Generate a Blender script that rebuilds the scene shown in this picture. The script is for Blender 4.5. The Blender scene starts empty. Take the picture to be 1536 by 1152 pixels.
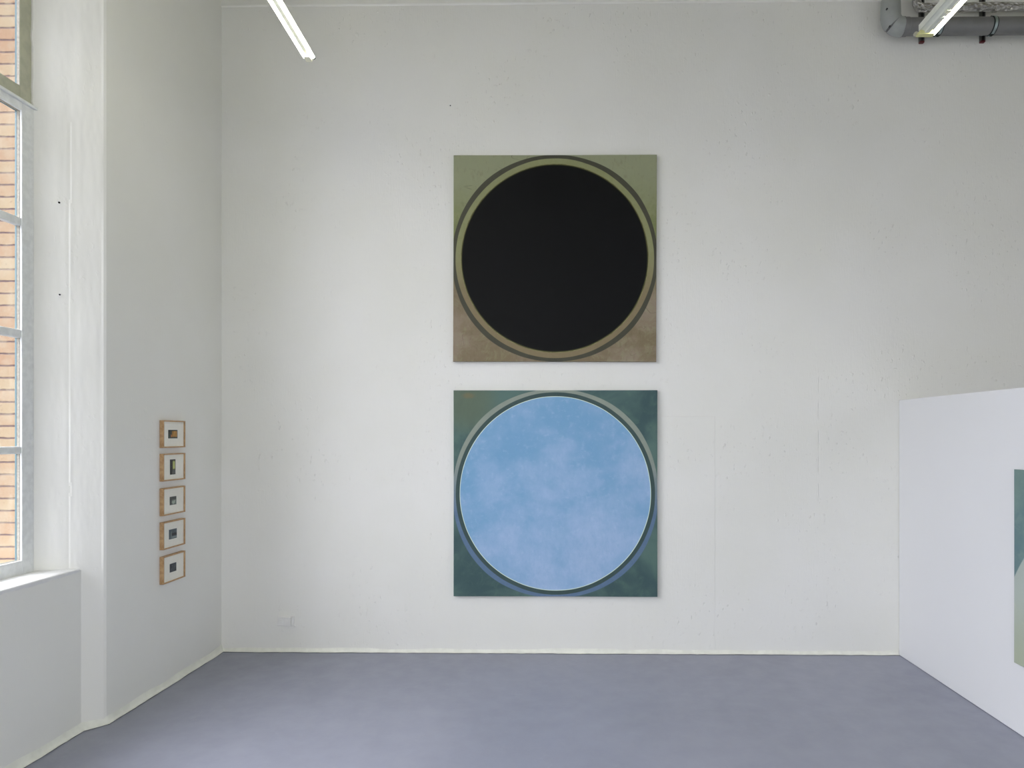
import bpy, bmesh, math, random
from mathutils import Vector, Matrix
random.seed(7)
S = bpy.context.scene
C = S.collection

# ------------------------------------------------------------------ camera
YAW = 0.015
cd = bpy.data.cameras.new('camera'); cam = bpy.data.objects.new('camera', cd); C.objects.link(cam)
cam.location = (0.0, -5.55, 1.82)
cam.rotation_euler = (math.pi/2, 0, YAW)
cd.sensor_fit = 'HORIZONTAL'; cd.sensor_width = 36.0
cd.lens = 36.0*1000.0/1536.0
cd.shift_x = -(834-768)/1536.0
cd.shift_y = (652-576)/1536.0
cd.clip_start = 0.05; cd.clip_end = 200
S.camera = cam

# ------------------------------------------------------------------ view and light
S.view_settings.view_transform = 'Standard'; S.view_settings.look = 'None'
S.view_settings.gamma = 1.0; S.view_settings.use_curve_mapping = False
S.view_settings.exposure = 0.0
EXPO = 2.56
S.view_settings.exposure = EXPO
S.cycles.max_bounces = 14; S.cycles.diffuse_bounces = 10; S.cycles.glossy_bounces = 4
S.cycles.transparent_max_bounces = 12
S.cycles.use_denoising = True
w = bpy.data.worlds.new('overcast_sky'); S.world = w; w.use_nodes = True
wn = w.node_tree; bg = wn.nodes['Background']
bg.inputs['Strength'].default_value = 1.0
# overcast sky: zenith about three times the horizon (CIE overcast), a little blue
_tc = wn.nodes.new('ShaderNodeTexCoord'); _sp = wn.nodes.new('ShaderNodeSeparateXYZ'); wn.links.new(_tc.outputs['Generated'], _sp.inputs[0])
_mr = wn.nodes.new('ShaderNodeMapRange'); wn.links.new(_sp.outputs[2], _mr.inputs[0])
_mr.inputs[1].default_value = 0.0; _mr.inputs[2].default_value = 1.0; _mr.inputs[3].default_value = 0.75; _mr.inputs[4].default_value = 2.4
_vm = wn.nodes.new('ShaderNodeVectorMath'); _vm.operation = 'SCALE'; _vm.inputs[0].default_value = (0.955, 0.96, 1.06)
wn.links.new(_mr.outputs[0], _vm.inputs['Scale']); wn.links.new(_vm.outputs[0], bg.inputs['Color'])

def portal(name, x, y, z, sy, sz, rz=0.0):
    l = bpy.data.lights.new(name, 'AREA'); l.shape = 'RECTANGLE'; l.size = sz; l.size_y = sy
    l.cycles.is_portal = True
    o = bpy.data.objects.new(name, l); C.objects.link(o)
    o.location = (x, y, z); o.rotation_euler = (0, -math.pi/2, rz)

# ------------------------------------------------------------------ node helpers
def lin(c):
    c = c/255.0
    return c/12.92 if c <= 0.04045 else ((c+0.055)/1.055)**2.4
def rgb(r, g, b, k=1.0):
    return (min(1, lin(r)*k), min(1, lin(g)*k), min(1, lin(b)*k), 1)

class NT:
    def __init__(s, name):
        s.m = bpy.data.materials.new(name); s.m.use_nodes = True
        s.t = s.m.node_tree; s.b = s.t.nodes['Principled BSDF']; s.out = s.t.nodes['Material Output']
        s._c = None
    def n(s, ty, **k):
        x = s.t.nodes.new(ty)
        for a, b in k.items(): setattr(x, a, b)
        return x
    def L(s, a, b): s.t.links.new(a, b)
    def put(s, sock, v):
        if isinstance(v, bpy.types.NodeSocket): s.L(v, sock)
        elif v is not None: sock.default_value = v
    def math(s, op, a, b=None, c=None, clamp=False):
        x = s.n('ShaderNodeMath', operation=op, use_clamp=clamp)
        s.put(x.inputs[0], a); s.put(x.inputs[1], b); s.put(x.inputs[2], c)
        return x.outputs[0]
    def obj(s):
        if s._c is None:
            tc = s.n('ShaderNodeTexCoord'); sp = s.n('ShaderNodeSeparateXYZ'); s.L(tc.outputs['Object'], sp.inputs[0])
            s._c = (tc.outputs['Object'], sp.outputs[0], sp.outputs[1], sp.outputs[2])
        return s._c
    def scale(s, v, sc, rot=(0, 0, 0), loc=(0, 0, 0)):
        x = s.n('ShaderNodeMapping'); s.L(v, x.inputs['Vector']); x.inputs['Scale'].default_value = sc
        x.inputs['Rotation'].default_value = rot; x.inputs['Location'].default_value = loc
        return x.outputs[0]
    def noise(s, v, scale, detail=4, rough=0.55, dist=0.0):
        x = s.n('ShaderNodeTexNoise'); s.L(v, x.inputs['Vector']); x.inputs['Scale'].default_value = scale
        x.inputs['Detail'].default_value = detail; x.inputs['Roughness'].default_value = rough
        x.inputs['Distortion'].default_value = dist
        return x.outputs[0]
    def ramp(s, v, a, b, lo=0.0, hi=1.0):
        x = s.n('ShaderNodeMapRange'); x.interpolation_type = 'SMOOTHSTEP'; x.clamp = True
        s.put(x.inputs[0], v); x.inputs[1].default_value = a; x.inputs[2].default_value = b
        x.inputs[3].default_value = lo; x.inputs[4].default_value = hi
        return x.outputs[0]
    def mix(s, f, a, b):
        x = s.n('ShaderNodeMix', data_type='RGBA')
        s.put(x.inputs[0], f); s.put(x.inputs[6], a); s.put(x.inputs[7], b)
        return x.outputs[2]
    def bump(s, h, strength, dist):
        x = s.n('ShaderNodeBump'); x.inputs['Strength'].default_value = strength
        x.inputs['Distance'].default_value = dist; s.L(h, x.inputs['Height'])
        s.L(x.outputs[0], s.b.inputs['Normal'])
    def base(s, c): s.put(s.b.inputs['Base Color'], c)
    def rough(s, r): s.put(s.b.inputs['Roughness'], r)
    def spec(s, v): s.b.inputs['Specular IOR Level'].default_value = v

def plain(name, col, rough=0.5, metal=0.0, vary=0.06, spec=0.5, nscale=25):
    t = NT(name); v = t.obj()[0]
    n = t.noise(v, nscale, 4)
    dark = tuple(c*(1-vary*2) for c in col[:3])+(1,)
    t.base(t.mix(t.ramp(n, 0.35, 0.65), dark, col)); t.rough(rough)
    t.b.inputs['Metallic'].default_value = metal; t.spec(spec)
    return t.m

# ------------------------------------------------------------------ materials
WALL = (0.80, 0.805, 0.775, 1)
def wall_material(name, kind):
    t = NT(name); v, x, y, z = t.obj()
    big = t.noise(v, 0.9, 3); mid = t.noise(v, 9, 4)
    c = t.mix(t.ramp(big, 0.35, 0.7), (0.80, 0.80, 0.755, 1), (0.825, 0.825, 0.795, 1))
    # faint scuffs and grubby brush marks
    sc = t.ramp(t.noise(t.scale(v, (1, 1, 0.35)), 14, 5, 0.7), 0.66, 0.80)
    c = t.mix(t.math('MULTIPLY', sc, 0.16), c, (0.62, 0.62, 0.57, 1))
    # streaky lining-paper grain with paint blobs
    grain = t.noise(t.scale(v, (1, 1, 0.12)), 95, 2, 0.6)
    soft = t.noise(v, 22, 3, 0.5)
    amt = t.ramp(t.noise(v, 1.6, 2), 0.40, 0.66)
    blob = t.ramp(t.noise(t.scale(v, (1, 1, 0.6), loc=(3, 1, 2)), 34, 2, 0.5), 0.60, 0.74)
    h = t.math('ADD', t.math('MULTIPLY', grain, 0.30), t.math('MULTIPLY', soft, 0.35))
    h = t.math('ADD', h, t.math('MULTIPLY', t.math('MULTIPLY', blob, amt), 0.9))
    if kind == 'back':
        # pasted-over panel joints: one upright seam, one level seam, a loose paper joint
        wob = t.math('MULTIPLY', t.math('SUBTRACT', t.noise(v, 5, 2), 0.5), 0.02)
        sx = t.ramp(t.math('ADD', x, wob), 1.238, 1.233)
        sz = t.ramp(t.math('ADD', z, wob), 1.975, 1.969)
        keep = t.ramp(x, 0.5, 0.55)
        patch = t.math('MULTIPLY', t.math('MULTIPLY', sx, sz), keep)
        h = t.math('ADD', h, t.math('MULTIPLY', patch, 0.38))
        d = t.math('ABSOLUTE', t.math('SUBTRACT', t.math('ADD', x, wob), 2.085))
        ridge = t.math('MULTIPLY', t.ramp(d, 0.006, 0.0), t.ramp(t.noise(v, 6, 2), 0.45, 0.6))
        ridge = t.math('MULTIPLY', ridge, t.math('MULTIPLY', t.ramp(z, 1.0, 1.2), t.ramp(z, 2.6, 2.3)))
        h = t.math('ADD', h, t.math('MULTIPLY', ridge, 0.8))
        t.bump(h, 0.9, 0.0042)
    elif kind == 'smooth':
        t.bump(h, 0.18, 0.0015)
    else:
        t.bump(h, 0.35, 0.0025)
    t.base(c); t.rough(0.72); t.spec(0.25)
    return t.m
M = {}
M['wall_back'] = wall_material('rough white lining paper', 'back')
M['wall'] = wall_material('painted plaster', 'plaster')
M['ceiling'] = plain('ceiling paint', (0.44, 0.42, 0.30, 1), 0.8, nscale=3)
t = NT('partition board paint'); v = t.obj()[0]
t.base(t.mix(t.noise(v, 1.2, 2), (0.735, 0.74, 0.755, 1), (0.76, 0.765, 0.78, 1))); t.rough(0.6); t.spec(0.3)
t.bump(t.noise(v, 55, 3), 0.12, 0.001); M['partition'] = t.m
M['cove'] = plain('cream caulk paint', (0.83, 0.84, 0.76, 1), 0.45, vary=0.04, nscale=14)
M['seam'] = plain('dark gap strip', (0.20, 0.20, 0.21, 1), 0.9)

t = NT('blue grey floor paint'); v, x, y, z = t.obj()
big = t.noise(v, 0.7, 4, 0.6); mid = t.noise(v, 6, 6, 0.65)
c = t.mix(t.ramp(big, 0.3, 0.7), rgb(143, 146, 160), rgb(152, 155, 169))
worn = t.math('MULTIPLY', t.ramp(t.noise(v, 3.1, 8, 0.7, 0.6), 0.58, 0.66), t.ramp(t.noise(v, 14, 5, 0.7), 0.45, 0.7))
c = t.mix(t.math('MULTIPLY', worn, 0.20), c, rgb(168, 172, 184))
spot = t.ramp(t.noise(v, 42, 3, 0.6), 0.73, 0.79)
c = t.mix(t.math('MULTIPLY', spot, 0.45), c, rgb(112, 116, 128))
t.base(c); t.rough(t.ramp(mid, 0.3, 0.7, 0.40, 0.56)); t.spec(0.42)
h = t.math('ADD', t.math('MULTIPLY', worn, 0.7), t.math('ADD', t.math('MULTIPLY', t.noise(v, 60, 3), 0.25), t.math('MULTIPLY', t.noise(v, 7, 4), 0.6)))
t.bump(h, 0.30, 0.004); M['floor'] = t.m

t = NT('pale mixed brick'); v, x, y, z = t.obj()
cb = t.n('ShaderNodeCombineXYZ'); t.L(t.math('ADD', t.math('ADD', t.math('ADD', x, y), 4.848+2.4+0.036), t.math('MULTIPLY', t.noise(v, 9, 2), 0.006)), cb.inputs[0])
t.L(t.math('ADD', z, t.math('MULTIPLY', t.noise(v, 16, 3), 0.012)), cb.inputs[1])
br = t.n('ShaderNodeTexBrick'); t.L(cb.outputs[0], br.inputs['Vector'])
br.offset = 0.5; br.inputs['Scale'].default_value = 1.0; br.inputs['Mortar Size'].default_value = 0.0062
br.inputs['Mortar Smooth'].default_value = 0.35
br.inputs['Brick Width'].default_value = 0.24; br.inputs['Row Height'].default_value = 0.0722
br.inputs['Bias'].default_value = 0.0
br.inputs['Color1'].default_value = rgb(230, 206, 168, 0.36); br.inputs['Color2'].default_value = rgb(220, 180, 146, 0.36)
br.inputs['Mortar'].default_value = rgb(136, 112, 110, 0.40)
cc = t.mix(t.math('MULTIPLY', t.ramp(t.noise(v, 8, 5, 0.7), 0.42, 0.68), 0.6), br.outputs['Color'], rgb(238, 222, 192, 0.37))
cc = t.mix(t.math('MULTIPLY', t.ramp(t.noise(v, 70, 4, 0.7), 0.60, 0.72), 0.5), cc, rgb(150, 118, 100, 0.40))
t.base(cc); t.rough(0.9); t.spec(0.2)
hh = t.math('ADD', t.math('MULTIPLY', br.outputs['Fac'], -1.0), t.math('MULTIPLY', t.noise(v, 50, 4), 0.4))
t.bump(hh, 0.6, 0.006); M['brick'] = t.m

M['frame_grey'] = plain('grey window paint', (0.80, 0.82, 0.81, 1), 0.45, vary=0.05)
M['frame_olive'] = plain('aged olive window paint', (0.47, 0.475, 0.36, 1), 0.5, vary=0.06)
M['frame_white'] = plain('white window paint', (0.78, 0.785, 0.77, 1), 0.45, vary=0.03)
M['putty'] = plain('old brown putty', (0.42, 0.39, 0.33, 1), 0.8, vary=0.12, nscale=60)
M['glass_edge'] = plain('teal glass edge', (0.10, 0.20, 0.23, 1), 0.3, vary=0.02)
t = NT('thin window glass'); t.t.nodes.remove(t.b)
tr = t.n('ShaderNodeBsdfTransparent'); tr.inputs[0].default_value = (0.965, 0.97, 0.965, 1)
gl = t.n('ShaderNodeBsdfGlossy'); gl.inputs['Roughness'].default_value = 0.02
lw = t.n('ShaderNodeLayerWeight'); lw.inputs['Blend'].default_value = 0.5
fac = t.math('ADD', t.math('MULTIPLY', t.math('POWER', lw.outputs['Facing'], 5.0), 0.9), 0.03)
mx = t.n('ShaderNodeMixShader'); t.L(fac, mx.inputs[0]); t.L(tr.outputs[0], mx.inputs[1]); t.L(gl.outputs[0], mx.inputs[2])
t.L(mx.outputs[0], t.out.inputs[0]); M['glass'] = t.m
M['paving'] = plain('street paving', (0.14, 0.14, 0.135, 1), 0.9, vary=0.1, nscale=3)

M['oak'] = None
t = NT('clear picture glass'); t.t.nodes.remove(t.b)
tr = t.n('ShaderNodeBsdfTransparent'); tr.inputs[0].default_value = (1, 1, 1, 1)
gl = t.n('ShaderNodeBsdfGlossy'); gl.inputs['Roughness'].default_value = 0.05
mx = t.n('ShaderNodeMixShader'); mx.inputs[0].default_value = 0.01; t.L(tr.outputs[0], mx.inputs[1]); t.L(gl.outputs[0], mx.inputs[2])
t.L(mx.outputs[0], t.out.inputs[0]); M['clear'] = t.m
t = NT('honey oak'); v = t.obj()[0]
g = t.noise(t.scale(v, (6, 1.2, 1.2)), 22, 5, 0.6, 0.8)
t.base(t.mix(t.ramp(g, 0.35, 0.65), (0.40, 0.235, 0.105, 1), (0.56, 0.37, 0.19, 1))); t.rough(0.5); M['oak'] = t.m
M['mat'] = plain('ivory mount board', (0.86, 0.845, 0.76, 1), 0.85, vary=0.015)
M['pipe'] = plain('grey plastic pipe', (0.185, 0.185, 0.185, 1), 0.42, vary=0.05, nscale=8)
M['elbow'] = plain('pale grey plastic elbow', (0.34, 0.36, 0.35, 1), 0.5, vary=0.05, nscale=12)
M['black'] = plain('black steel channel', (0.012, 0.013, 0.013, 1), 0.5)
M['dark_grey'] = plain('dark grey steel', (0.07, 0.075, 0.07, 1), 0.5)
M['red'] = plain('dark red plastic cap', (0.10, 0.008, 0.012, 1), 0.5)
M['rubber'] = plain('black rubber', (0.008, 0.015, 0.015, 1), 0.6)
M['steel'] = plain('zinc steel band', (0.42, 0.50, 0.50, 1), 0.35, metal=0.8)
M['cream_metal'] = plain('cream enamel', (0.86, 0.85, 0.66, 1), 0.4, vary=0.04)
M['yellow_metal'] = plain('yellowed enamel', (0.66, 0.65, 0.30, 1), 0.4, vary=0.06, nscale=60)
M['white_metal'] = plain('white enamel', (0.70, 0.72, 0.64, 1), 0.35, vary=0.03)
M['holder'] = plain('dark lampholder', (0.06, 0.06, 0.045, 1), 0.6)
M['holder_pale'] = plain('pale lampholder', (0.50, 0.49, 0.40, 1), 0.5)
M['socket'] = plain('painted-over plastic', (0.81, 0.81, 0.79, 1), 0.4, vary=0.02)
M['hole'] = plain('black hole', (0.01, 0.01, 0.01, 1), 0.9)
M['plug_white'] = plain('chipped white plaster', (0.85, 0.85, 0.84, 1), 0.8)
t = NT('lit fluorescent tube'); v = t.obj()[0]
t.base((0.9, 0.9, 0.88, 1)); t.b.inputs['Emission Color'].default_value = (1.0, 0.96, 0.78, 1)
t.b.inputs['Emission Strength'].default_value = 3.8; M['tube'] = t.m
t = NT('crinkled foil lagging'); v = t.obj()[0]
vo = t.n('ShaderNodeTexVoronoi'); t.L(t.scale(v, (0.8, 1, 1)), vo.inputs['Vector']); vo.inputs['Scale'].default_value = 42
t.base(t.mix(t.noise(v, 30, 4), (0.42, 0.41, 0.39, 1), (0.86, 0.85, 0.82, 1))); t.rough(0.26)
t.b.inputs['Metallic'].default_value = 0.9
t.bump(t.math('ADD', vo.outputs[0], t.math('MULTIPLY', t.noise(v, 25, 5, 0.7), 1.2)), 1.0, 0.02); M['foil'] = t.m

# ------------------------------------------------------------------ mesh helpers
def bm_obj(name, bm, mat, parent=None, smooth=False, bevel=0.0, seg=2):
    me = bpy.data.meshes.new(name)
    bmesh.ops.recalc_face_normals(bm, faces=bm.faces)
    bm.to_mesh(me); bm.free()
    for m in (mat if isinstance(mat, (list, tuple)) else [mat]): me.materials.append(m)
    if smooth:
        for p in me.polygons: p.use_smooth = True
    o = bpy.data.objects.new(name, me); C.objects.link(o)
    if parent is not None: o.parent = parent
    if bevel:
        b = o.modifiers.new('bevel', 'BEVEL'); b.width = bevel; b.segments = seg; b.limit_method = 'ANGLE'; b.angle_limit = math.radians(40)
    return o
def box(bm, x0, x1, y0, y1, z0, z1, mi=0):
    vs = [bm.verts.new((x, y, z)) for x in (x0, x1) for y in (y0, y1) for z in (z0, z1)]
    for f in ((0, 1, 3, 2), (4, 6, 7, 5), (0, 4, 5, 1), (2, 3, 7, 6), (0, 2, 6, 4), (1, 5, 7, 3)):
        q = bm.faces.new([vs[i] for i in f]); q.material_index = mi
def prism_z(bm, pts, z0, z1):
    a = [bm.verts.new((x, y, z0)) for x, y in pts]; b = [bm.verts.new((x, y, z1)) for x, y in pts]
    n = len(pts)
    bm.faces.new(a); bm.faces.new(b)
    for i in range(n): bm.faces.new((a[i], a[(i+1) % n], b[(i+1) % n], b[i]))
def sweep(bm, path, rad, seg=24, caps=True, wob=None):
    """round tube along a list of points; rad is a number or a list"""
    P = [Vector(p) for p in path]; rings = []
    ref = None
    for i, p in enumerate(P):
        d = (P[min(i+1, len(P)-1)]-P[max(i-1, 0)]).normalized()
        if ref is None:
            ref = Vector((0, 1, 0)) if abs(d.y) < 0.8 else Vector((1, 0, 0))
        u = (ref-d*ref.dot(d)).normalized(); v2 = d.cross(u); ref = u
        r = rad[i] if isinstance(rad, (list, tuple)) else rad
        ring = []
        for k in range(seg):
            a = 2*math.pi*k/seg
            rr = r*(1+(wob(i, k) if wob else 0))
            ring.append(bm.verts.new(p+u*math.cos(a)*rr+v2*math.sin(a)*rr))
        rings.append(ring)
    for i in range(len(rings)-1):
        for k in range(seg):
            bm.faces.new((rings[i][k], rings[i][(k+1) % seg], rings[i+1][(k+1) % seg], rings[i+1][k]))
    if caps: bm.faces.new(rings[0]); bm.faces.new(rings[-1])
def empty(name, loc=(0, 0, 0), rot=(0, 0, 0)):
    o = bpy.data.objects.new(name, None); C.objects.link(o); o.location = loc; o.rotation_euler = rot
    o.empty_display_size = 0.1
    return o
def tag(o, label, cat, group=None):
    o['label'] = label; o['category'] = cat
    if group: o['group'] = group
    return o
def struct(o): o['kind'] = 'structure'; return o
def smooth_by_angle(o, deg=35):
    for p in o.data.polygons: p.use_smooth = True
    try: o.data.set_sharp_from_angle(angle=math.radians(deg))
    except Exception: pass

# ------------------------------------------------------------------ room shell
H = 5.60; XR = 6.8; YB = -9.6
Z0, Z1 = 1.0, 5.12
XP = -2.888                 # inner face of the piers
XD = -2.98                  # inner face of the wall under the sills
XG = -3.155                 # inner face of the window frames
XO = -3.220                 # back of plaster leaf
WIN = [(-4.55, -1.645), (-8.60, -5.68)]
Z0, Z1 = 1.0, 5.12          # sill and head

bm = bmesh.new(); box(bm, -3.45, XR+0.2, YB-0.2, 0.2, -0.12, 0.0); struct(bm_obj('floor', bm, M['floor']))
bm = bmesh.new(); box(bm, -3.45, XR+0.2, YB-0.2, 0.2, H, H+0.15); struct(bm_obj('ceiling', bm, M['ceiling']))
bm = bmesh.new(); box(bm, XO, XR, 0.0, 0.2, 0.0, H); struct(bm_obj('wall_back', bm, M['wall_back']))
RW_ADDED = (-9.2, -5.9)                    # unseen window added in the far right wall to light the left wall
bm = bmesh.new(); box(bm, XR, XR+0.2, YB, RW_ADDED[0], 0, H); box(bm, XR, XR+0.2, RW_ADDED[1], 0.2, 0, H)
box(bm, XR, XR+0.2, RW_ADDED[0], RW_ADDED[1], 0, 0.99); box(bm, XR, XR+0.2, RW_ADDED[0], RW_ADDED[1], 4.3, H)
struct(bm_obj('wall_right', bm, M['wall']))
FW_ADDED = [-0.7]; FHW = 1.46          # unseen window added behind the camera for more light: centre x, half width
bm = bmesh.new()
edges = [XO, FW_ADDED[0]-FHW, FW_ADDED[0]+FHW, XR]
for a_, b_ in ((0, 1), (2, 3)): box(bm, edges[a_], edges[b_], YB-0.2, YB, 0, H)
for c_ in FW_ADDED: box(bm, c_-FHW, c_+FHW, YB-0.2, YB, 0, 0.99); box(bm, c_-FHW, c_+FHW, YB-0.2, YB, 4.3, H)
struct(bm_obj('wall_front', bm, M['wall']))

# left wall: first pier is a finely modelled prism (hand-plastered splay with a crack running down it)
def pier_profile():
    pts = []
    n = 14
    for i in range(n+1):                      # inner face
        pts.append(('f', XP, -1.385*i/n))
    a = Vector((XP, -1.385)); b = Vector((XP-0.006, -1.412)); pts.append(('e', a.x-0.001, -1.402)); pts.append(('e', b.x-0.003, b.y-0.004))
    p0 = Vector((XP-0.012, -1.418)); p1 = Vector((XD, -1.497)); p2 = Vector((XG, -1.645))
    for i in range(1, 15): q = p0.lerp(p1, i/14); pts.append(('s', q.x, q.y))
    for i in range(1, 31): q = p1.lerp(p2, i/30); pts.append(('s', q.x, q.y))
    pts.append(('b', XO, -1.645)); pts.append(('b', XO, 0.0))
    return pts
def hsh(a, b):
    v = math.sin(a*12.9898+b*78.233)*43758.5453
    return v-math.floor(v)
def vn(x, y):
    xi, yi = math.floor(x), math.floor(y); fx, fy = x-xi, y-yi
    fx = fx*fx*(3-2*fx); fy = fy*fy*(3-2*fy)
    return (hsh(xi, yi)*(1-fx)+hsh(xi+1, yi)*fx)*(1-fy)+(hsh(xi, yi+1)*(1-fx)+hsh(xi+1, yi+1)*fx)*fy
bm = bmesh.new()
prof = pier_profile(); NZ = 260; rows = []
nrm = Vector((1, -0.95)).normalized()
for j in range(NZ+1):
    z = H*j/NZ; row = []
    for (k, x, y) in prof:
        px, py = x, y
        if k == 's' and z > Z0-0.02:
            t_ = (XP-x)/(XP-XG)
            off = 0.004*(vn(t_*6, z*1.7)-0.5)+0.0015*(vn(t_*22, z*15)-0.5)
            cr = 0.50+0.03*(vn(3.3, z*1.1)-0.5)+0.012*(vn(8.1, z*6)-0.5)
            dpt = 0.0035*vn(1.7, z*2.3)+0.001
            if z < 3.72 and 0 < t_-cr < 0.06: off -= dpt*(1-(t_-cr)/0.06)
            if z < 3.72 and -0.05 < t_-cr <= 0: off += 0.5*dpt*(1+(t_-cr)/0.05)
            fade = min(1, max(0, (1-t_)/0.08))
            px += nrm.x*off*fade; py += nrm.y*off*fade
            if t_ > 0.999 and z > 3.77: py -= 0.004+0.016*vn(2.2, z*5)*vn(7.1, z*17)
        elif k == 'f':
            px += 0.0015*(vn(y*3, z*1.3)-0.5)
        row.append(bm.verts.new((px, py, z)))
    rows.append(row)
n = len(prof)
for j in range(NZ):
    for i in range(n): bm.faces.new((rows[j][i], rows[j][(i+1) % n], rows[j+1][(i+1) % n], rows[j+1][i]))
bm.faces.new(rows[0]); bm.faces.new(rows[-1])
# part of the splay under the sill is buried by the dado; the rest of the wall
for (a, b) in WIN:
    prism_z(bm, [(XD, a-0.135), (XD, b+0.149), (XO, b+0.0), (XO, a)], 0, Z0-0.012)
    prism_z(bm, [(XP, a-0.21), (XP, b+0.235), (XO, b+0.0), (XO, a)], Z1, H)
prism_z(bm, [(XP, -4.76), (XD, -4.68), (XG, -4.55), (XO, -4.55), (XO, -5.68), (XG, -5.68), (XD, -5.55), (XP, -5.46)], 0, H)
prism_z(bm, [(XP, -8.81), (XD, -8.73), (XG, -8.60), (XO, -8.60), (XO, YB), (XP, YB)], 0, H)
wl = struct(bm_obj('wall_left', bm, M['wall'])); smooth_by_angle(wl, 9)

# shallow plaster band at the head of the back wall, lower edge uneven
bm = bmesh.new(); r0 = []
for i in range(201):
    x = XP+(XR-XP)*i/200; zz = 5.408+0.004*(vn(i*0.5, 3)-0.5)-0.004*i/200
    r0.append([bm.verts.new(p) for p in ((x, -0.0005, zz-0.004), (x, -0.006, zz), (x, -0.010, zz+0.008), (x, -0.010, H), (x, -0.0005, H))])
for a, b in zip(r0, r0[1:]):
    for k in range(5): bm.faces.new((a[k], a[(k+1) % 5], b[(k+1) % 5], b[k]))
bm.faces.new(r0[0]); bm.faces.new(r0[-1]); struct(bm_obj('trim_4', bm, M['wall']))

# outer brick leaf
bm = bmesh.new()
for (y0, y1) in ((-1.61, 0.3), (-5.70, -4.53), (YB-0.3, -8.58)): box(bm, -3.49, XO, y0, y1, -0.1, H+0.4)
for (a, b) in WIN:
    box(bm, -3.49, XO, a-0.02, b+0.02, -0.1, Z0-0.06); box(bm, -3.49, XO, a-0.02, b+0.02, Z1+0.02, H+0.4)
o = struct(bm_obj('wall_outside', bm, M['brick']))
bm = bmesh.new(); box(bm, -40, -3.49, -40, 30, -0.2, -0.1); box(bm, -3.49, 40, -40, YB-0.31, -0.2, -0.1); box(bm, XR+0.21, 40, YB-0.31, 30, -0.2, -0.1); o = struct(bm_obj('ground_outside', bm, M['paving']))

# cove of caulk and paint along the foot of the walls, with a thin dark strip along the gap under it
def cove(name, line, out=0.022, up=0.034):
    bm = bmesh.new(); pts = []
    for i in range(len(line)-1):
        a, b = Vector(line[i]), Vector(line[i+1]); m = max(1, int((b-a).length/0.03))
        for k in range(m): pts.append(a.lerp(b, k/m))
    pts.append(Vector(line[-1]))
    rws = []
    for i, p in enumerate(pts):
        d = (pts[min(i+1, len(pts)-1)]-pts[max(0, i-1)]).normalized(); nn = Vector((-d.y, d.x))
        o_ = out*(0.85+0.35*vn(i*0.23, 1.0)); u_ = up*(0.75+0.5*vn(i*0.15, 9.0)); lift = 0.003+0.003*vn(i*0.6, 4.0)
        prof = [(-0.01, u_), (0.001, u_), (o_*0.30, u_*0.45), (o_*0.75, u_*0.18), (o_, lift+0.002), (o_*0.97, lift), (-0.01, lift)]
        rws.append([bm.verts.new((p.x+nn.x*q, p.y+nn.y*q, z)) for q, z in prof])
    for i in range(len(rws)-1):
        m = len(rws[0])
        for k in range(m): bm.faces.new((rws[i][k], rws[i][(k+1) % m], rws[i+1][(k+1) % m], rws[i+1][k]))
    bm.faces.new(rws[0]); bm.faces.new(rws[-1])
    o = struct(bm_obj(name, bm, M['cove'])); smooth_by_angle(o, 50); return o
# normals must point into the room: walk so that the room is on the left hand
cove('trim_1', [(2.745, 0.0), (XP, 0.0)])
cove('trim_2', [(XP, 0.0), (XP, -1.40), (XD, -1.497), (XD, -4.69), (XP, -4.76), (XP, -5.46), (XD, -5.55), (XD, -9.5)], out=0.026, up=0.05)
bm = bmesh.new()
box(bm, XP, 2.745, -0.021, 0.0, 0.0002, 0.004); box(bm, XP, XP+0.022, -1.41, 0, 0.0002, 0.004); box(bm, XD, XD+0.024, -9.5, -1.52, 0.0002, 0.004)
prism_z(bm, [(XP+.02, -1.40), (XD+.02, -1.52), (XD-.01, -1.50), (XP-.01, -1.39)], 0.0002, 0.004)
struct(bm_obj('trim_3', bm, M['seam']))

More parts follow.
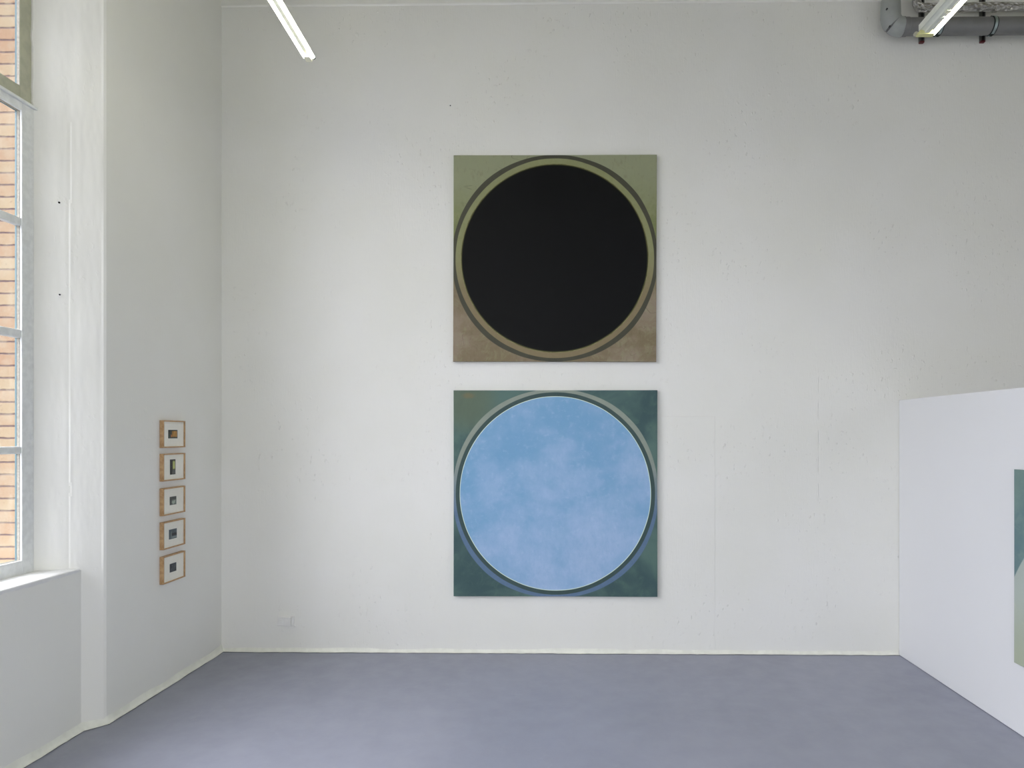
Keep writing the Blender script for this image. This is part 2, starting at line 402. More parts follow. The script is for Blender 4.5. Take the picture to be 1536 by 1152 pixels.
# ------------------------------------------------------------------ windows
def make_window(idx, ya, yb, Z1=5.12):
    """ya = near end, yb = far end (towards the back wall)"""
    root = empty('window_%d' % idx, (XG, (ya+yb)/2, Z0)); struct(root)
    ox, oy, oz = root.location
    def put(name, boxes, mat, bevel=0.003, lab=None):
        bm = bmesh.new()
        for b in boxes: box(bm, b[0]-ox, b[1]-ox, b[2]-oy, b[3]-oy, b[4]-oz, b[5]-oz)
        o = bm_obj(name, bm, mat, root, bevel=bevel)
        if lab: o['label'] = lab
        return o
    st = 0.086                                  # stile width
    tz0, tz1 = 3.70, 3.845                      # transom, glass to glass
    led = 3.752
    F = XG+0.001
    xb = XG-0.014                               # back of the white face
    # lower frame (grey)
    ls = yb-st; rs = ya+st
    put('window_frame', [(xb, F, ls, yb, Z0, led), (xb, F, ya, rs, Z0, led),
                         (xb, F, rs, ls, Z0, 1.09), (xb, F, rs, ls, tz0, led)], M['frame_grey'], 0.004)
    # upper frame (older olive paint), set back a touch
    put('transom_frame', [(xb-0.006, F-0.012, ls, yb, led, Z1), (xb-0.006, F-0.012, ya, rs, led, Z1),
                          (xb-0.006, F-0.012, rs, ls, led, tz1), (xb-0.006, F-0.012, rs, ls, Z1-0.08, Z1)], M['frame_olive'], 0.004,
        'olive painted upper light')
    put('transom_ledge', [(xb, F+0.016, ya+0.004, yb+0.012, led-0.006, led+0.010)], M['frame_grey'], 0.003)
    # white outer rebate, brown putty line, teal edge of the glass
    def ring(name, x0, x1, w_, mat, z0, z1):
        return put(name, [(x0, x1, ls-w_, ls+0.004, z0, z1), (x0, x1, rs-0.004, rs+w_, z0, z1),
                   (x0, x1, rs+w_, ls-w_, z0, z0+w_), (x0, x1, rs+w_, ls-w_, z1-w_, z1)], mat, 0)
    for (z0, z1) in ((1.09, tz0), (tz1, Z1-0.08)):
        ring('putty_line', xb-0.016, xb, 0.001, M['putty'], z0, z1)
        ring('glass_edge', xb-0.025, xb-0.016, 0.002, M['glass_edge'], z0, z1)
    # outer frame behind the glass
    put('outer_frame', [(XO+0.003, xb-0.026, ls+0.062, yb, Z0, Z1), (XO+0.003, xb-0.026, ya, rs-0.062, Z0, Z1),
                        (XO+0.003, xb-0.026, rs-0.06, ls+0.06, Z0, 1.085), (XO+0.003, xb-0.026, rs-0.06, ls+0.06, tz0+0.01, tz1-0.01), (XO+0.003, xb-0.026, rs-0.06, ls+0.06, Z1-0.07, Z1)], M['frame_grey'], 0.002)
    # glazing bars
    for z0, z1 in ((1.709, 1.752), (2.380, 2.428), (3.030, 3.078)):
        put('glazing_bar', [(xb-0.026, F-0.004, rs, ls, z0, z1)], M['frame_grey'], 0.006)
    if Z1 > 5: put('glazing_bar', [(xb-0.026, F-0.010, rs, ls, 4.46, 4.505)], M['frame_olive'], 0.006)
    nb = 4; step = (ls-rs)/nb
    for k in range(1, nb):
        yc = rs+k*step; wd = 0.045 if k == 2 else 0.020
        put('mullion', [(xb-0.026, F-0.006, yc-wd, yc+wd, 1.085, tz0+0.005)], M['frame_grey'], 0.006)
        put('mullion', [(xb-0.026, F-0.014, yc-wd, yc+wd, tz1-0.005, Z1-0.07)], M['frame_olive'], 0.006)
    put('glass_pane', [(xb-0.024, xb-0.020, rs+0.002, ls-0.002, 1.085, tz0)], M['glass'], 0)
    put('glass_pane', [(xb-0.024, xb-0.020, rs+0.002, ls-0.002, tz1, Z1-0.075)], M['glass'], 0)
    # plastered sill, front edge a little wavy
    bm = bmesh.new(); N = 120; r = []
    for i in range(N+1):
        y = ya-0.10+(yb+0.135-(ya-0.10))*i/N
        w1 = 0.004*(vn(i*0.17, 2)-0.5)+0.002*(vn(i*0.9, 5)-0.5)
        xf = XD+0.004+w1; zt = Z0+0.004*(vn(i*0.13, 7)-0.5)
        r.append([bm.verts.new((p[0]-ox, y-oy, p[1]-oz)) for p in ((xf-0.006, Z0-0.03), (xf, Z0-0.010), (xf-0.001, zt-0.005), (xf-0.008, zt), (XG+0.0, zt+0.010), (XG-0.01, zt+0.010), (XG-0.01, Z0-0.03))])
    m = 7
    for i in range(N):
        for k in range(m): bm.faces.new((r[i][k], r[i][(k+1) % m], r[i+1][(k+1) % m], r[i+1][k]))
    bm.faces.new(r[0]); bm.faces.new(r[-1])
    o = bm_obj('window_sill', bm, M['frame_white'], root); smooth_by_angle(o, 50)
    put('outer_sill', [(-3.53, XO-0.001, ya-0.0, yb-0.0, Z0-0.058, Z0-0.01)], M['frame_white'], 0.004)
    return root
for i, (a, b) in enumerate(WIN):
    make_window(i+1, a, b)
    portal('window_portal', -3.26, (a+b)/2, (Z0+Z1)/2, b-a, Z1-Z0)

for i, c_ in enumerate(FW_ADDED):
    r = make_window(i+3, -FHW, FHW, 4.3)  # added window, out of view, lets in more daylight from behind
    r.location = (c_, YB-0.02, Z0); r.rotation_euler = (0, 0, math.pi/2)
    portal('window_portal', c_, YB-0.15, (Z0+4.3)/2, 2*FHW, 4.3-Z0, math.pi/2)

hw_ = (RW_ADDED[1]-RW_ADDED[0])/2
r = make_window(4, -hw_, hw_, 4.3); r.location = (XR+0.02, (RW_ADDED[0]+RW_ADDED[1])/2, Z0); r.rotation_euler = (0, 0, math.pi)  # added window, out of view, brightens the left wall
portal('window_portal', XR+0.16, (RW_ADDED[0]+RW_ADDED[1])/2, (Z0+4.3)/2, 2*hw_, 4.3-Z0, math.pi)

# ------------------------------------------------------------------ low partition on the right
bm = bmesh.new(); box(bm, 2.748, 2.878, -4.4, -0.004, 0.003, 2.105)
struct(bm_obj('wall_partition', bm, M['partition'], bevel=0.004))

# ------------------------------------------------------------------ big round paintings
K = 1/0.80     # photo colour -> paint colour under the room's light
def cm(r, g, b, k=K): return rgb(r, g, b, k)
def painting_black():
    t = NT('olive and black tondo paint'); v, x, y, z = t.obj()
    wob = t.math('MULTIPLY', t.math('SUBTRACT', t.noise(v, 2.2, 2), 0.5), 0.012)
    zz = t.math('MULTIPLY', z, 0.995)
    x2 = t.math('MULTIPLY', x, x); z2 = t.math('MULTIPLY', zz, zz)
    r2 = t.math('ADD', x2, z2); r = t.math('ADD', t.math('SQRT', r2), wob)
    s2 = t.math('DIVIDE', t.math('MULTIPLY', t.math('MULTIPLY', x2, z2), 4), t.math('MULTIPLY', r2, r2))
    ro = t.math('SUBTRACT', r, t.math('MULTIPLY', s2, 0.010)); ri = t.math('ADD', r, t.math('MULTIPLY', s2, 0.004))
    n1 = t.noise(v, 2.3, 5, 0.65, 0.7); n2 = t.noise(v, 11, 6, 0.7, 1.0); n3 = t.noise(t.scale(v, (1, 1, 0.4)), 40, 4)
    g = t.ramp(t.math('ADD', z, t.math('MULTIPLY', t.math('SUBTRACT', n1, 0.5), 0.5)), -0.32, 0.05)
    top = t.mix(t.ramp(t.math('ADD', z, t.math('MULTIPLY', n1, 0.4)), 0.35, 0.95), cm(112, 118, 76), cm(134, 138, 112))
    bot = t.mix(t.ramp(n1, 0.35, 0.65), cm(114, 102, 80), cm(132, 120, 104))
    gr = t.mix(g, bot, top)
    gr = t.mix(t.math('MULTIPLY', t.ramp(n2, 0.45, 0.7), 0.35), gr, cm(140, 144, 112))
    gr = t.mix(t.math('MULTIPLY', t.ramp(n3, 0.55, 0.75), 0.25), gr, cm(92, 80, 58))
    scr = t.math('ABSOLUTE', t.math('SUBTRACT', t.noise(v, 2.6, 1, 0.4, 1.5), 0.5))
    gr = t.mix(t.math('MULTIPLY', t.math('MULTIPLY', t.ramp(scr, 0.004, 0.0), t.ramp(n1, 0.5, 0.6)), 0.65), gr, cm(60, 58, 36))
    ringg = t.mix(t.ramp(z, -0.35, 0.15), t.mix(n2, cm(114, 102, 76), cm(128, 117, 92)), t.mix(n2, cm(116, 120, 78), cm(140, 142, 110)))
    dk = t.mix(n2, cm(62, 62, 52), cm(76, 76, 64))
    c = gr
    c = t.mix(t.ramp(ro, 0.853, 0.849), c, dk)
    c = t.mix(t.ramp(ri, 0.824, 0.820), c, ringg)
    c = t.mix(t.ramp(r, 0.781, 0.777), c, t.mix(t.ramp(n2, 0.35, 0.7), cm(132, 130, 92), cm(96, 92, 60)))
    c = t.mix(t.ramp(r, 0.775, 0.771), c, cm(58, 60, 36))
    c = t.mix(t.ramp(r, 0.770, 0.762), c, t.mix(n1, cm(9, 10, 10), cm(12, 13, 15)))
    t.base(c); t.rough(0.55); t.spec(0.15)
    t.bump(t.math('ADD', t.noise(v, 90, 3), t.noise(v, 400, 2)), 0.08, 0.002)
    return t.m
def painting_blue():
    t = NT('blue and teal tondo paint'); v, x, y, z = t.obj()
    wob = t.math('MULTIPLY', t.math('SUBTRACT', t.noise(v, 2.2, 2), 0.5), 0.008)
    zz = t.math('MULTIPLY', z, 0.985)
    x2 = t.math('MULTIPLY', x, x); z2 = t.math('MULTIPLY', zz, zz)
    r2 = t.math('ADD', x2, z2); r = t.math('ADD', t.math('SQRT', r2), wob)
    s2 = t.math('DIVIDE', t.math('MULTIPLY', t.math('MULTIPLY', x2, z2), 4), t.math('MULTIPLY', r2, r2))
    ro = t.math('SUBTRACT', r, t.math('MULTIPLY', s2, 0.014))
    n1 = t.noise(v, 1.9, 5, 0.6, 0.6); n2 = t.noise(v, 9, 6, 0.7, 1.0); n3 = t.noise(t.scale(v, (1, 1, 0.5)), 32, 4, 0.7)
    gr = t.mix(t.ramp(n1, 0.35, 0.65), cm(58, 80, 82), cm(82, 106, 100))
    gr = t.mix(t.math('MULTIPLY', t.ramp(n2, 0.5, 0.7), 0.4), gr, cm(84, 110, 100))
    dTL = t.math('ADD', t.math('MULTIPLY', t.math('ADD', x, 0.74), t.math('ADD', x, 0.74)), t.math('MULTIPLY', t.math('SUBTRACT', z, 0.76), t.math('SUBTRACT', z, 0.76)))
    gr = t.mix(t.math('MULTIPLY', t.ramp(dTL, 0.10, 0.0), 0.5), gr, cm(98, 104, 78))
    dO = t.math('ADD', t.math('MULTIPLY', t.math('ADD', x, 0.72), t.math('ADD', x, 0.72)), t.math('MULTIPLY', 5.0, t.math('MULTIPLY', t.math('SUBTRACT', z, 0.81), t.math('SUBTRACT', z, 0.81))))
    gr = t.mix(t.math('MULTIPLY', t.ramp(t.math('ADD', dO, t.math('MULTIPLY', n3, 0.004)), 0.007, 0.0), 0.45), gr, cm(132, 106, 62))
    rg = t.mix(t.ramp(z, -0.25, 0.35), t.mix(n2, cm(72, 94, 118), cm(98, 120, 146)), t.mix(n2, cm(116, 128, 120), cm(142, 148, 136)))
    dk = t.mix(n2, cm(50, 68, 68), cm(66, 84, 82))
    cl = t.noise(t.scale(v, (1, 1, 1.1), rot=(0, 0.5, 0), loc=(2.3, 0, 1.1)), 1.9, 7, 0.62, 0.1)
    f = t.math('ADD', t.ramp(cl, 0.25, 0.78), t.math('MULTIPLY', t.math('ADD', t.math('MULTIPLY', x, 0.35), t.math('MULTIPLY', z, -0.55)), 0.75))
    bl = t.mix(t.ramp(f, 0.0, 1.05), cm(108, 150, 184), cm(146, 170, 201))
    bl = t.mix(t.math('MULTIPLY', t.ramp(n3, 0.42, 0.68), 0.28), bl, cm(112, 150, 186))
    bl = t.mix(t.math('MULTIPLY', t.ramp(t.noise(v, 24, 5, 0.7), 0.52, 0.72), 0.22), bl, cm(168, 188, 212))
    c = gr
    c = t.mix(t.ramp(ro, 0.853, 0.849), c, rg)
    c = t.mix(t.ramp(r, 0.827, 0.823), c, dk)
    c = t.mix(t.ramp(r, 0.7935, 0.7905), c, t.mix(n2, cm(196, 214, 190), cm(214, 226, 212)))
    c = t.mix(t.ramp(r, 0.789, 0.786), c, bl)
    t.base(c); t.rough(0.6); t.spec(0.2)
    t.bump(t.math('ADD', t.noise(v, 90, 3), t.noise(v, 400, 2)), 0.10, 0.002)
    return t.m
def canvas(name, w_, h_, d_, mat):
    """stretched canvas: edges very slightly bowed between the keyed corners, folded rim"""
    bm = bmesh.new(); N = 24
    def ringpts(y, inset):
        p = []
        for s_ in range(4):
            for i in range(N):
                f = i/N; bow = 0.0012*math.sin(math.pi*f)+inset
                a, b = w_/2-bow, h_/2-bow
                p.append([(-w_/2+w_*f, b), (a, h_/2-h_*f), (w_/2-w_*f, -b), (-a, -h_/2+h_*f)][s_])
        q = [(max(-w_/2+inset, min(w_/2-inset, x)), y, max(-h_/2+inset, min(h_/2-inset, z))) for x, z in p]
        return [bm.verts.new(v_) for v_ in q]
    rr = [ringpts(0.0, 0.0015), ringpts(-d_+0.004, 0.0), ringpts(-d_+0.001, 0.0012), ringpts(-d_, 0.004)]
    m = 4*N
    for a, b in zip(rr, rr[1:]):
        for k in range(m): bm.faces.new((a[k], a[(k+1) % m], b[(k+1) % m], b[k]))
    bm.faces.new(rr[0]); bm.faces.new(rr[-1])
    o = bm_obj(name, bm, mat)
    return o
p = canvas('painting', 1.683, 1.712, 0.034, painting_black()); p.location = (-0.0935, -0.001, 3.2795); p.rotation_euler = (0, math.radians(0.18), 0)
tag(p, 'square canvas with a huge black disc ringed in olive green, hung above the blue one', 'painting')
p = canvas('painting', 1.688, 1.708, 0.034, painting_blue()); p.location = (-0.089, -0.001, 1.3335)
tag(p, 'square canvas with a pale blue disc ringed in dark teal, hung below the black one', 'painting')

t = NT('sage and grey painting'); v, x, y, z = t.obj()
n1 = t.noise(v, 2.5, 5, 0.6, 0.5); n2 = t.noise(v, 14, 5, 0.7, 0.8)
up = t.mix(t.ramp(n1, 0.35, 0.65), cm(86, 110, 116), cm(104, 126, 120))
up = t.mix(t.math('MULTIPLY', t.ramp(n2, 0.45, 0.7), 0.3), up, cm(122, 142, 134))
lo = t.mix(t.ramp(t.math('ADD', z, t.math('MULTIPLY', n1, 0.3)), -0.5, 0.1), cm(152, 159, 140), cm(155, 164, 158))
lo = t.mix(t.math('MULTIPLY', t.ramp(n2, 0.55, 0.75), 0.3), lo, cm(176, 180, 160))
# pale round field whose edge climbs away from the left side
xx = t.math('SUBTRACT', x, 0.36); zz = t.math('ADD', z, 0.60)
rr = t.math('SQRT', t.math('ADD', t.math('MULTIPLY', xx, xx), t.math('MULTIPLY', zz, zz)))
t.base(t.mix(t.ramp(rr, 1.098, 1.090), up, lo)); t.rough(0.6); t.spec(0.2)
t.bump(t.noise(v, 120, 3), 0.10, 0.002)
p = canvas('painting', 1.20, 1.172, 0.030, t.m); p.location = (2.746, -2.065, 1.024); p.rotation_euler = (0, 0, -math.pi/2)
tag(p, 'sage green and pale grey canvas on the low white partition, cut by the right edge', 'painting')

# ------------------------------------------------------------------ five small framed works
def print_material(kind):
    t = NT('small print '+kind); v, x, y, z = t.obj()
    n1 = t.noise(v, 30, 4, 0.6, 0.5); n2 = t.noise(v, 90, 4, 0.7)
    def rect(x0, x1, z0, z1, e=0.004):
        a = t.math('MULTIPLY', t.ramp(x, x0-e, x0+e), t.ramp(x, x1+e, x1-e))
        b = t.math('MULTIPLY', t.ramp(z, z0-e, z0+e), t.ramp(z, z1+e, z1-e))
        return t.math('MULTIPLY', a, b)
    if kind == 'gold':
        c = t.mix(n1, rgb(28, 38, 36), rgb(52, 66, 64))
        g = t.mix(t.ramp(t.noise(t.scale(v, (3, 1, 0.4)), 30, 3), 0.4, 0.6), rgb(150, 108, 22), rgb(190, 138, 66))
        c = t.mix(rect(-0.022, 0.040, -0.020, 0.022), c, g)
        c = t.mix(rect(-0.036, -0.020, -0.022, -0.004), c, rgb(176, 110, 60))
    elif kind == 'lime':
        c = t.mix(n1, rgb(16, 18, 18), rgb(36, 38, 38))
        c = t.mix(rect(-0.012, 0.014, -0.015, 0.042, 0.008), c, t.mix(n1, rgb(170, 178, 90), rgb(208, 214, 140)))
        c = t.mix(t.math('MULTIPLY', rect(-0.02, 0.024, -0.05, -0.022, 0.006), n1), c, rgb(120, 124, 118))
    elif kind == 'pale':
        c = t.mix(n1, rgb(34, 40, 40), rgb(88, 92, 88))
        c = t.mix(t.math('MULTIPLY', rect(-0.022, 0.032, -0.026, 0.002, 0.010), t.ramp(n1, 0.3, 0.6)), c, rgb(172, 186, 170))
    elif kind == 'slate':
        c = t.mix(n1, rgb(52, 66, 72), rgb(84, 98, 106))
        c = t.mix(rect(-0.026, 0.040, -0.012, 0.006), c, rgb(22, 28, 32))
        c = t.mix(rect(-0.034, -0.028, -0.03, 0.02, 0.002), c, rgb(130, 144, 146))
        c = t.mix(rect(-0.022, 0.045, -0.030, -0.018, 0.003), c, rgb(128, 140, 138))
    else:
        c = t.mix(t.ramp(n1, 0.4, 0.6), rgb(28, 34, 42), rgb(66, 74, 82))
        c = t.mix(t.math('MULTIPLY', t.ramp(n2, 0.5, 0.65), 0.6), c, rgb(104, 112, 118))
    t.base(c); t.rough(0.5)
    return t.m
FW, FH, FD = 0.272, 0.197, 0.029
def make_frame(zc, pw, ph, dx, kind, label, plabel):
    """built facing -Y then turned to face the room from the left wall"""
    r = empty('framed_picture', (XP+0.001, -0.721, zc), (0, 0, math.pi/2))
    tag(r, label, 'framed picture', 'framed works in a column on the left wall')
    bm = bmesh.new(); b = 0.009
    o4 = [(-FW/2, -FH/2), (FW/2, -FH/2), (FW/2, FH/2), (-FW/2, FH/2)]
    i4 = [(-FW/2+b, -FH/2+b), (FW/2-b, -FH/2+b), (FW/2-b, FH/2-b), (-FW/2+b, FH/2-b)]
    for k in range(4):      # four mitred lengths of moulding
        A, B, Cc, D = o4[k], o4[(k+1) % 4], i4[(k+1) % 4], i4[k]
        q = [bm.verts.new((p_[0], y, p_[1])) for y in (-FD, 0) for p_ in (A, B, Cc, D)]
        for f in ((0, 1, 2, 3), (7, 6, 5, 4), (0, 4, 5, 1), (1, 5, 6, 2), (2, 6, 7, 3), (3, 7, 4, 0)): bm.faces.new([q[i] for i in f])
    bm_obj('frame', bm, M['oak'], r, bevel=0.0008, seg=1)
    bm = bmesh.new(); box(bm, -FW/2+b, FW/2-b, -FD+0.009, -0.004, -FH/2+b, FH/2-b); bm_obj('mount', bm, M['mat'], r)
    bm = bmesh.new(); box(bm, dx-pw/2, dx+pw/2, -FD+0.0075, -FD+0.0092, -ph/2, ph/2)
    q = bm_obj('print', bm, print_material(kind), r); q['label'] = plabel
    bm = bmesh.new(); box(bm, -FW/2+b, FW/2-b, -FD+0.0035, -FD+0.005, -FH/2+b, FH/2-b); bm_obj('glazing', bm, M['clear'], r)
    return r
make_frame(1.824, 0.112, 0.062, -0.010, 'gold', 'topmost small oak frame of the column, golden block print on dark green', 'dark green print with a golden block')
make_frame(1.585, 0.066, 0.110, -0.012, 'lime', 'small oak frame second from top, upright black print with a lime streak', 'upright black print with a lime streak')
make_frame(1.339, 0.080, 0.060, -0.008, 'pale', 'small oak frame in the middle of the column, dark print with a pale green patch', 'dark print with a pale green patch')
make_frame(1.097, 0.096, 0.070, -0.010, 'slate', 'small oak frame second from bottom, slate blue print with black and pale bars', 'slate blue print with bars')
make_frame(0.852, 0.080, 0.062, -0.008, 'mottled', 'small oak frame lowest in the column, dark mottled nearly square print', 'dark mottled print')

# ------------------------------------------------------------------ wall socket
r = empty('wall_socket', (-2.345, 0.0, 0.262), (0, math.radians(3.0), 0))
tag(r, 'white painted double socket low on the back wall near the left corner', 'socket')
bm = bmesh.new(); box(bm, -0.070, 0.070, -0.010, 0.004, -0.040, 0.040); bm_obj('back_box', bm, M['socket'], r, bevel=0.003)
bm = bmesh.new(); box(bm, -0.066, 0.048, -0.022, -0.010, -0.040, 0.037); bm_obj('face_plate', bm, M['socket'], r, bevel=0.004)
for k in (-0.036, 0.016):
    bm = bmesh.new(); box(bm, k-0.018, k+0.018, -0.0245, -0.021, -0.018, 0.014); bm_obj('outlet_cover', bm, M['socket'], r, bevel=0.002)
bm = bmesh.new(); box(bm, 0.053, 0.064, -0.015, -0.009, -0.010, 0.030); bm_obj('switch', bm, M['socket'], r, bevel=0.002)

# ------------------------------------------------------------------ fluorescent battens
def batten(x, y_end, z, width, yaw, L, lit, label, left_style):
    """far end of the fitting sits at (x, y_end, z); it runs towards the camera side"""
    r = empty('fluorescent_batten', (x, y_end, z), (0, 0, yaw))
    tag(r, label, 'ceiling light', 'hanging fluorescent battens')
    hw = width/2; tr_ = 0.0115 if left_style else 0.0135
    sp = hw-tr_*2-0.002
    # folded steel spine: trapezoid channel
    bm = bmesh.new()
    s1, s2 = (sp*0.95, sp*0.55) if left_style else (sp*0.62, sp*0.35)
    if left_style: pr = [(-0.015, 0.004), (-0.013, -0.013), (0.013, -0.013), (0.015, 0.004), (0.015, 0.045), (-0.015, 0.045)]
    else: pr = [(-hw*0.60, 0.006), (-hw*0.22, -0.006), (-hw*0.18, -0.018), (hw*0.26, -0.018), (hw*0.30, 0.004), (hw*0.30, 0.045), (-hw*0.60, 0.045)]
    a = [bm.verts.new((px, -0.012, pz)) for px, pz in pr]; b = [bm.verts.new((px, -L+0.012, pz)) for px, pz in pr]
    bm.faces.new(a); bm.faces.new(b)
    for i in range(len(pr)): bm.faces.new((a[i], a[(i+1) % len(pr)], b[(i+1) % len(pr)], b[i]))
    bm_obj('spine', bm, M['white_metal'], r, bevel=0.002)
    for ye in (0.0, -L):
        sgn = -1 if ye == 0 else 1
        bm = bmesh.new()
        ce, cl_ = (hw-0.020, 0.060) if left_style else (hw-0.014, 0.036)
        pr = [(-ce, -0.035), (ce, -0.035), (ce*0.8, -0.006), (ce*0.6, 0.040), (-ce*0.6, 0.040), (-ce*0.8, -0.006)] if left_style else [(-ce, -0.024), (ce, -0.024), (ce, -0.012), (ce*0.4, 0.020), (-ce*0.4, 0.020), (-ce, -0.012)]
        a = [bm.verts.new((px, ye, pz)) for px, pz in pr]; b = [bm.verts.new((px, ye+sgn*cl_, pz)) for px, pz in pr]
        bm.faces.new(a); bm.faces.new(b)
        for i in range(6): bm.faces.new((a[i], a[(i+1) % 6], b[(i+1) % 6], b[i]))
        bm_obj('end_cap', bm, M['cream_metal'] if left_style else M['yellow_metal'], r, bevel=0.002)
        for s_ in (-1, 1):
            bm = bmesh.new()
            sweep(bm, [(s_*(hw-tr_), ye+0.002, -0.006), (s_*(hw-tr_), ye+sgn*0.012, -0.006)], tr_, 14)
            bm_obj('lampholder', bm, M['holder_pale'] if (s_ < 0 and not left_style) else M['holder'], r)
    for s_ in lit:
        bm = bmesh.new(); sweep(bm, [(s_*(hw-tr_), -0.014, -0.008), (s_*(hw-tr_), -L+0.014, -0.008)], tr_-0.001, 20)
        bm_obj('tube', bm, M['tube'], r, smooth=False)
    if not left_style:
        bm = bmesh.new(); box(bm, -0.004, 0.026, -0.26, -0.235, -0.024, -0.017); bm_obj('starter_label', bm, M['cream_metal'], r, bevel=0.001)
        bm = bmesh.new(); sweep(bm, [(0.010, -0.19, -0.017), (0.010, -0.19, -0.027)], 0.011, 16); bm_obj('starter', bm, M['white_metal'], r)
        bm = bmesh.new(); box(bm, -hw*0.60-0.003, -hw*0.60+0.010, -L+0.02, -0.02, 0.002, 0.012); bm_obj('reflector_lip', bm, M['white_metal'], r, bevel=0.001)
    for ye in (-0.40*L, -0.85*L):
        bm = bmesh.new(); sweep(bm, [(0, ye, 0.040), (0, ye, H-z+0.001)], 0.0025, 8); bm_obj('suspension_rod', bm, M['steel'], r)
    return r
batten(-1.70, -1.155, 4.325, 0.080, math.radians(2.6), 1.52, (-1, 1), 'twin hanging fluorescent batten with both tubes lit, at upper left', True)
batten(2.225, -1.37, 4.315, 0.130, 0.0, 1.52, (1,), 'hanging fluorescent batten with only its right tube lit, in front of the pipes', False)

batten(-1.70, -5.6, 4.325, 0.080, 0.0, 1.52, (-1, 1), 'unseen twin batten added for light, behind the camera on the window side', True)  # extra fitting out of view, added to raise the room light
batten(-1.70, -3.0, 4.325, 0.080, 0.0, 1.52, (-1, 1), 'unseen twin batten added for light, just above and before the camera, window side', True)  # extra fitting overhead out of view, added to brighten the left wall

# ------------------------------------------------------------------ pipes high on the back wall
YP = -0.150; ZP = 5.098; RP = 0.066
def px2x(px, d): return (px-834)/1000*d*1.0-0.015*d
r = empty('waste_pipe', (2.672, YP, ZP))
tag(r, 'thick grey plastic waste pipe running level below the foil-wrapped one', 'pipe')
ox, oy, oz = r.location
bm = bmesh.new(); sweep(bm, [(x_-ox, 0, 0) for x_ in (2.73, 3.2, 3.8, 5.0, XR+0.0)], RP, 32)
smooth_by_angle(bm_obj('pipe', bm, M['pipe'], r), 40)
bm = bmesh.new(); sweep(bm, [(2.700-ox, 0, 0), (2.704-ox, 0, 0), (2.706-ox, 0, 0), (2.742-ox, 0, 0), (2.745-ox, 0, 0)], [0.072, 0.074, 0.070, 0.070, 0.066], 32)
smooth_by_angle(bm_obj('socket_collar', bm, M['pipe'], r), 40)
bm = bmesh.new(); sweep(bm, [(-0.062, 0, 0.20), (-0.062, 0, H-ZP+0.001)], 0.058, 32)
smooth_by_angle(bm_obj('riser', bm, M['pipe'], r), 40)
# two-piece bend
def arc(a0, a1, n, R):
    # quarter bend from rising (a=90deg) to level (a=0)
    cx, cz = -0.062+R, R
    return [(cx-R*math.cos(a), 0, cz-R*math.sin(a)) for a in [a0+(a1-a0)*i/n for i in range(n+1)]]
R_ = 0.082
up = [(-0.062, 0, 0.222), (-0.062, 0, 0.215), (-0.062, 0, 0.150)]+arc(0.05, math.pi/4-0.02, 6, R_)
bm = bmesh.new(); sweep(bm, up, [0.066, 0.072, 0.074]+[0.0755]*7, 32); e1 = bm_obj('elbow', bm, M['elbow'], r); smooth_by_angle(e1, 40); e1['label'] = 'pale grey upper half of the bend'
lo = arc(math.pi/4+0.02, math.pi/2, 6, R_)+[(0.024, 0, 0), (0.030, 0, 0)]
bm = bmesh.new(); sweep(bm, lo, [0.0735]*7+[0.074, 0.070], 32); e2 = bm_obj('elbow', bm, M['elbow'], r); smooth_by_angle(e2, 40); e2['label'] = 'pale grey lower half of the bend'
bm = bmesh.new(); sweep(bm, arc(math.pi/4-0.03, math.pi/4+0.03, 2, R_), 0.0715, 32); bm_obj('seam', bm, M['pipe'], r)
for (sx, sz) in ((-0.120, 0.108), (-0.098, -0.032)):
    bm = bmesh.new(); sweep(bm, [(sx, -0.050, sz), (sx, -0.064, sz)], 0.006, 12); bm_obj('screw', bm, M['black'], r)

r = empty('lagged_pipe', (2.85, -0.085, 5.290))
tag(r, 'thin pipe wrapped in crinkled silver foil, running above the grey pipe', 'pipe')
def crinkle(i, k): return 0.11*(vn(i*0.45+k*0.9, k*0.7)-0.5)+0.07*(vn(i*1.7, k*1.3+5)-0.5)
path = [(0, 0, H-5.290+0.001), (0, 0, 0.072), (0, 0, 0.055)]+[(0.05-0.05*math.cos(a), 0, 0.05-0.05*math.sin(a)) for a in [math.pi/2*i/6 for i in range(1, 7)]]
xx_ = 0.06
while xx_ < XR-2.85: path.append((xx_, 0.003*math.sin(xx_*7), 0.003*math.sin(xx_*4.1))); xx_ += 0.014
path.append((XR-2.85, 0, 0))
bm = bmesh.new(); sweep(bm, path, 0.034, 22, wob=crinkle); o = bm_obj('foil_lagging', bm, M['foil'], r)
# bands of tape
for bx in (0.35, 0.62, 0.93, 1.4, 1.9):
    bm = bmesh.new(); sweep(bm, [(bx, 0, 0), (bx+0.03, 0, 0)], 0.0365, 22, wob=lambda i, k: 0.03*(vn(k*1.1, i)-0.5))
    bm_obj('foil_tape', bm, M['foil'], r)

def channel(x, label):
    zb = 5.045
    r = empty('strut_channel', (x, 0, zb)); tag(r, label, 'bracket', 'black channels holding the pipes')
    bm = bmesh.new(); top = H-zb+0.001
    box(bm, -0.018, -0.015, -0.026, -0.0, 0.012, top); box(bm, 0.015, 0.018, -0.026, -0.0, 0.012, top)
    box(bm, -0.015, 0.015, -0.004, -0.0, 0.012, top)
    box(bm, -0.015, -0.006, -0.026, -0.023, 0.012, top); box(bm, 0.008, 0.015, -0.026, -0.023, 0.012, top)
    bm_obj('channel', bm, [M['dark_grey']], r)
    bm = bmesh.new(); box(bm, -0.012, 0.014, -0.010, -0.004, 0.012, top); bm_obj('slot_black', bm, M['black'], r)  # black strip set inside the open slot to darken it
    bm = bmesh.new(); box(bm, -0.0185, 0.0185, -0.0265, 0, 0.0, 0.013); c_ = bm_obj('end_cap', bm, M['red'], r, bevel=0.002); c_['label'] = 'dark red plastic end cap'
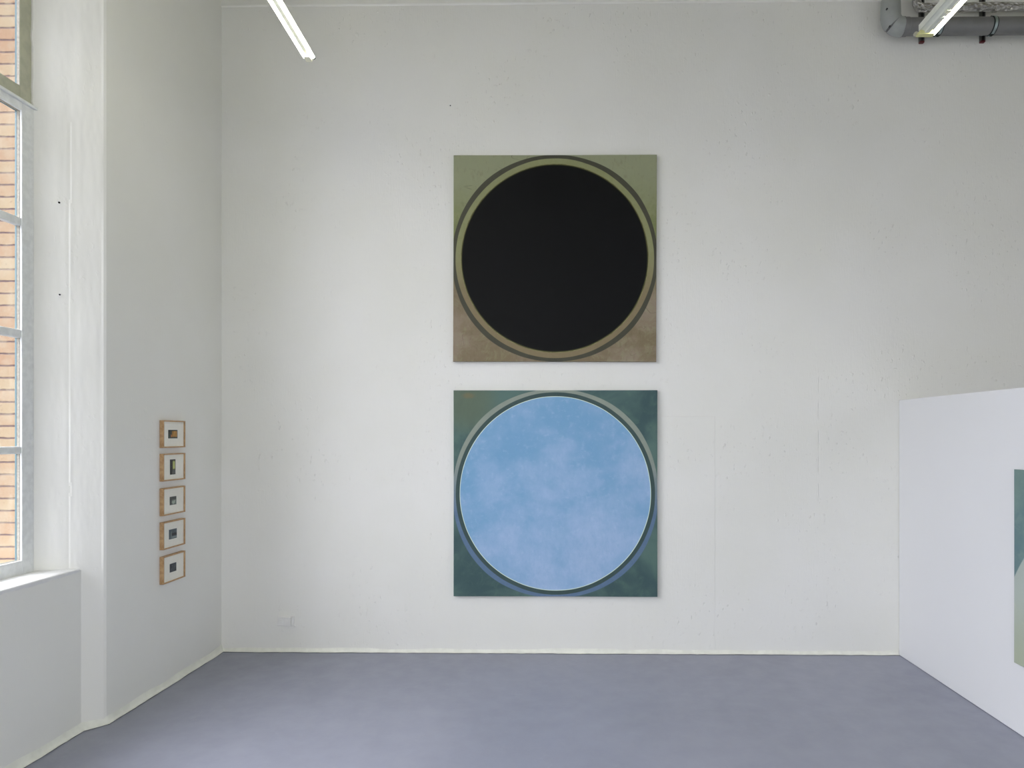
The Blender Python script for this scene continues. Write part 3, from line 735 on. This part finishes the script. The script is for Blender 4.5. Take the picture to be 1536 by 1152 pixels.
def clamp(x, label):
    r = empty('pipe_clamp', (x, YP, ZP)); tag(r, label, 'pipe clamp', 'clamps around the grey waste pipe')
    def band(name, x0, x1, ra, rb, mat):
        bm = bmesh.new(); seg = 48; rr = []
        for k in range(seg):
            a = 2*math.pi*k/seg
            rr.append([bm.verts.new((xx, math.cos(a)*q, math.sin(a)*q)) for xx, q in ((x0, ra), (x0, rb), (x1, rb), (x1, ra))])
        for k in range(seg):
            for j in range(4): bm.faces.new((rr[k][j], rr[k][(j+1) % 4], rr[(k+1) % seg][(j+1) % 4], rr[(k+1) % seg][j]))
        smooth_by_angle(bm_obj(name, bm, mat, r), 40)
    band('rubber_liner', -0.018, 0.018, RP+0.0003, RP+0.004, M['rubber'])
    band('steel_band', -0.010, 0.010, RP+0.003, RP+0.0065, M['steel'])
    for s_ in (-1, 1):
        bm = bmesh.new(); box(bm, -0.010, 0.010, -0.012, 0.012, s_*(RP+0.002)-0.010, s_*(RP+0.002)+0.010); bm_obj('clamp_ear', bm, M['rubber'], r, bevel=0.002)
    bm = bmesh.new(); sweep(bm, [(0, RP+0.004, 0), (0, -YP-0.026, 0)], 0.006, 10); bm_obj('stud', bm, M['steel'], r)
xa = 2.928; xb_ = 3.424
channel(xa, 'black upright channel with a red end cap, behind the hanging batten')
channel(xb_, 'black upright channel with a red end cap, the one further right')
clamp(xa+0.06, 'rubber lined clamp on the grey pipe half hidden by the lit tube')
clamp(xb_-0.012, 'rubber lined steel clamp on the grey pipe near the right edge')

# ------------------------------------------------------------------ old fixing holes
def fixing(loc, nrm_, label, rad=0.007):
    n_ = Vector(nrm_).normalized()
    r = empty('wall_plug', loc); r.rotation_euler = n_.to_track_quat('Z', 'Y').to_euler()
    tag(r, label, 'wall plug', 'old fixing holes in the walls')
    bm = bmesh.new(); sweep(bm, [(0, 0, -0.004), (0, 0, 0.0015)], rad*1.7, 16); bm_obj('rim', bm, M['plug_white'], r)
    bm = bmesh.new(); sweep(bm, [(0, 0, -0.002), (0, 0, 0.0022)], rad, 14); bm_obj('hole', bm, M['hole'], r)
fixing((-3.058, -1.573, 3.22), (1, -0.95, 0), 'upper dark fixing hole in the white window reveal', 0.006)
fixing((-3.056, -1.571, 2.665), (1, -0.95, 0), 'lower dark fixing hole in the white window reveal', 0.005)
fixing((-0.965, -0.001, 4.565), (0, -1, 0), 'tiny dark fixing hole high on the back wall above the black-disc canvas', 0.005)
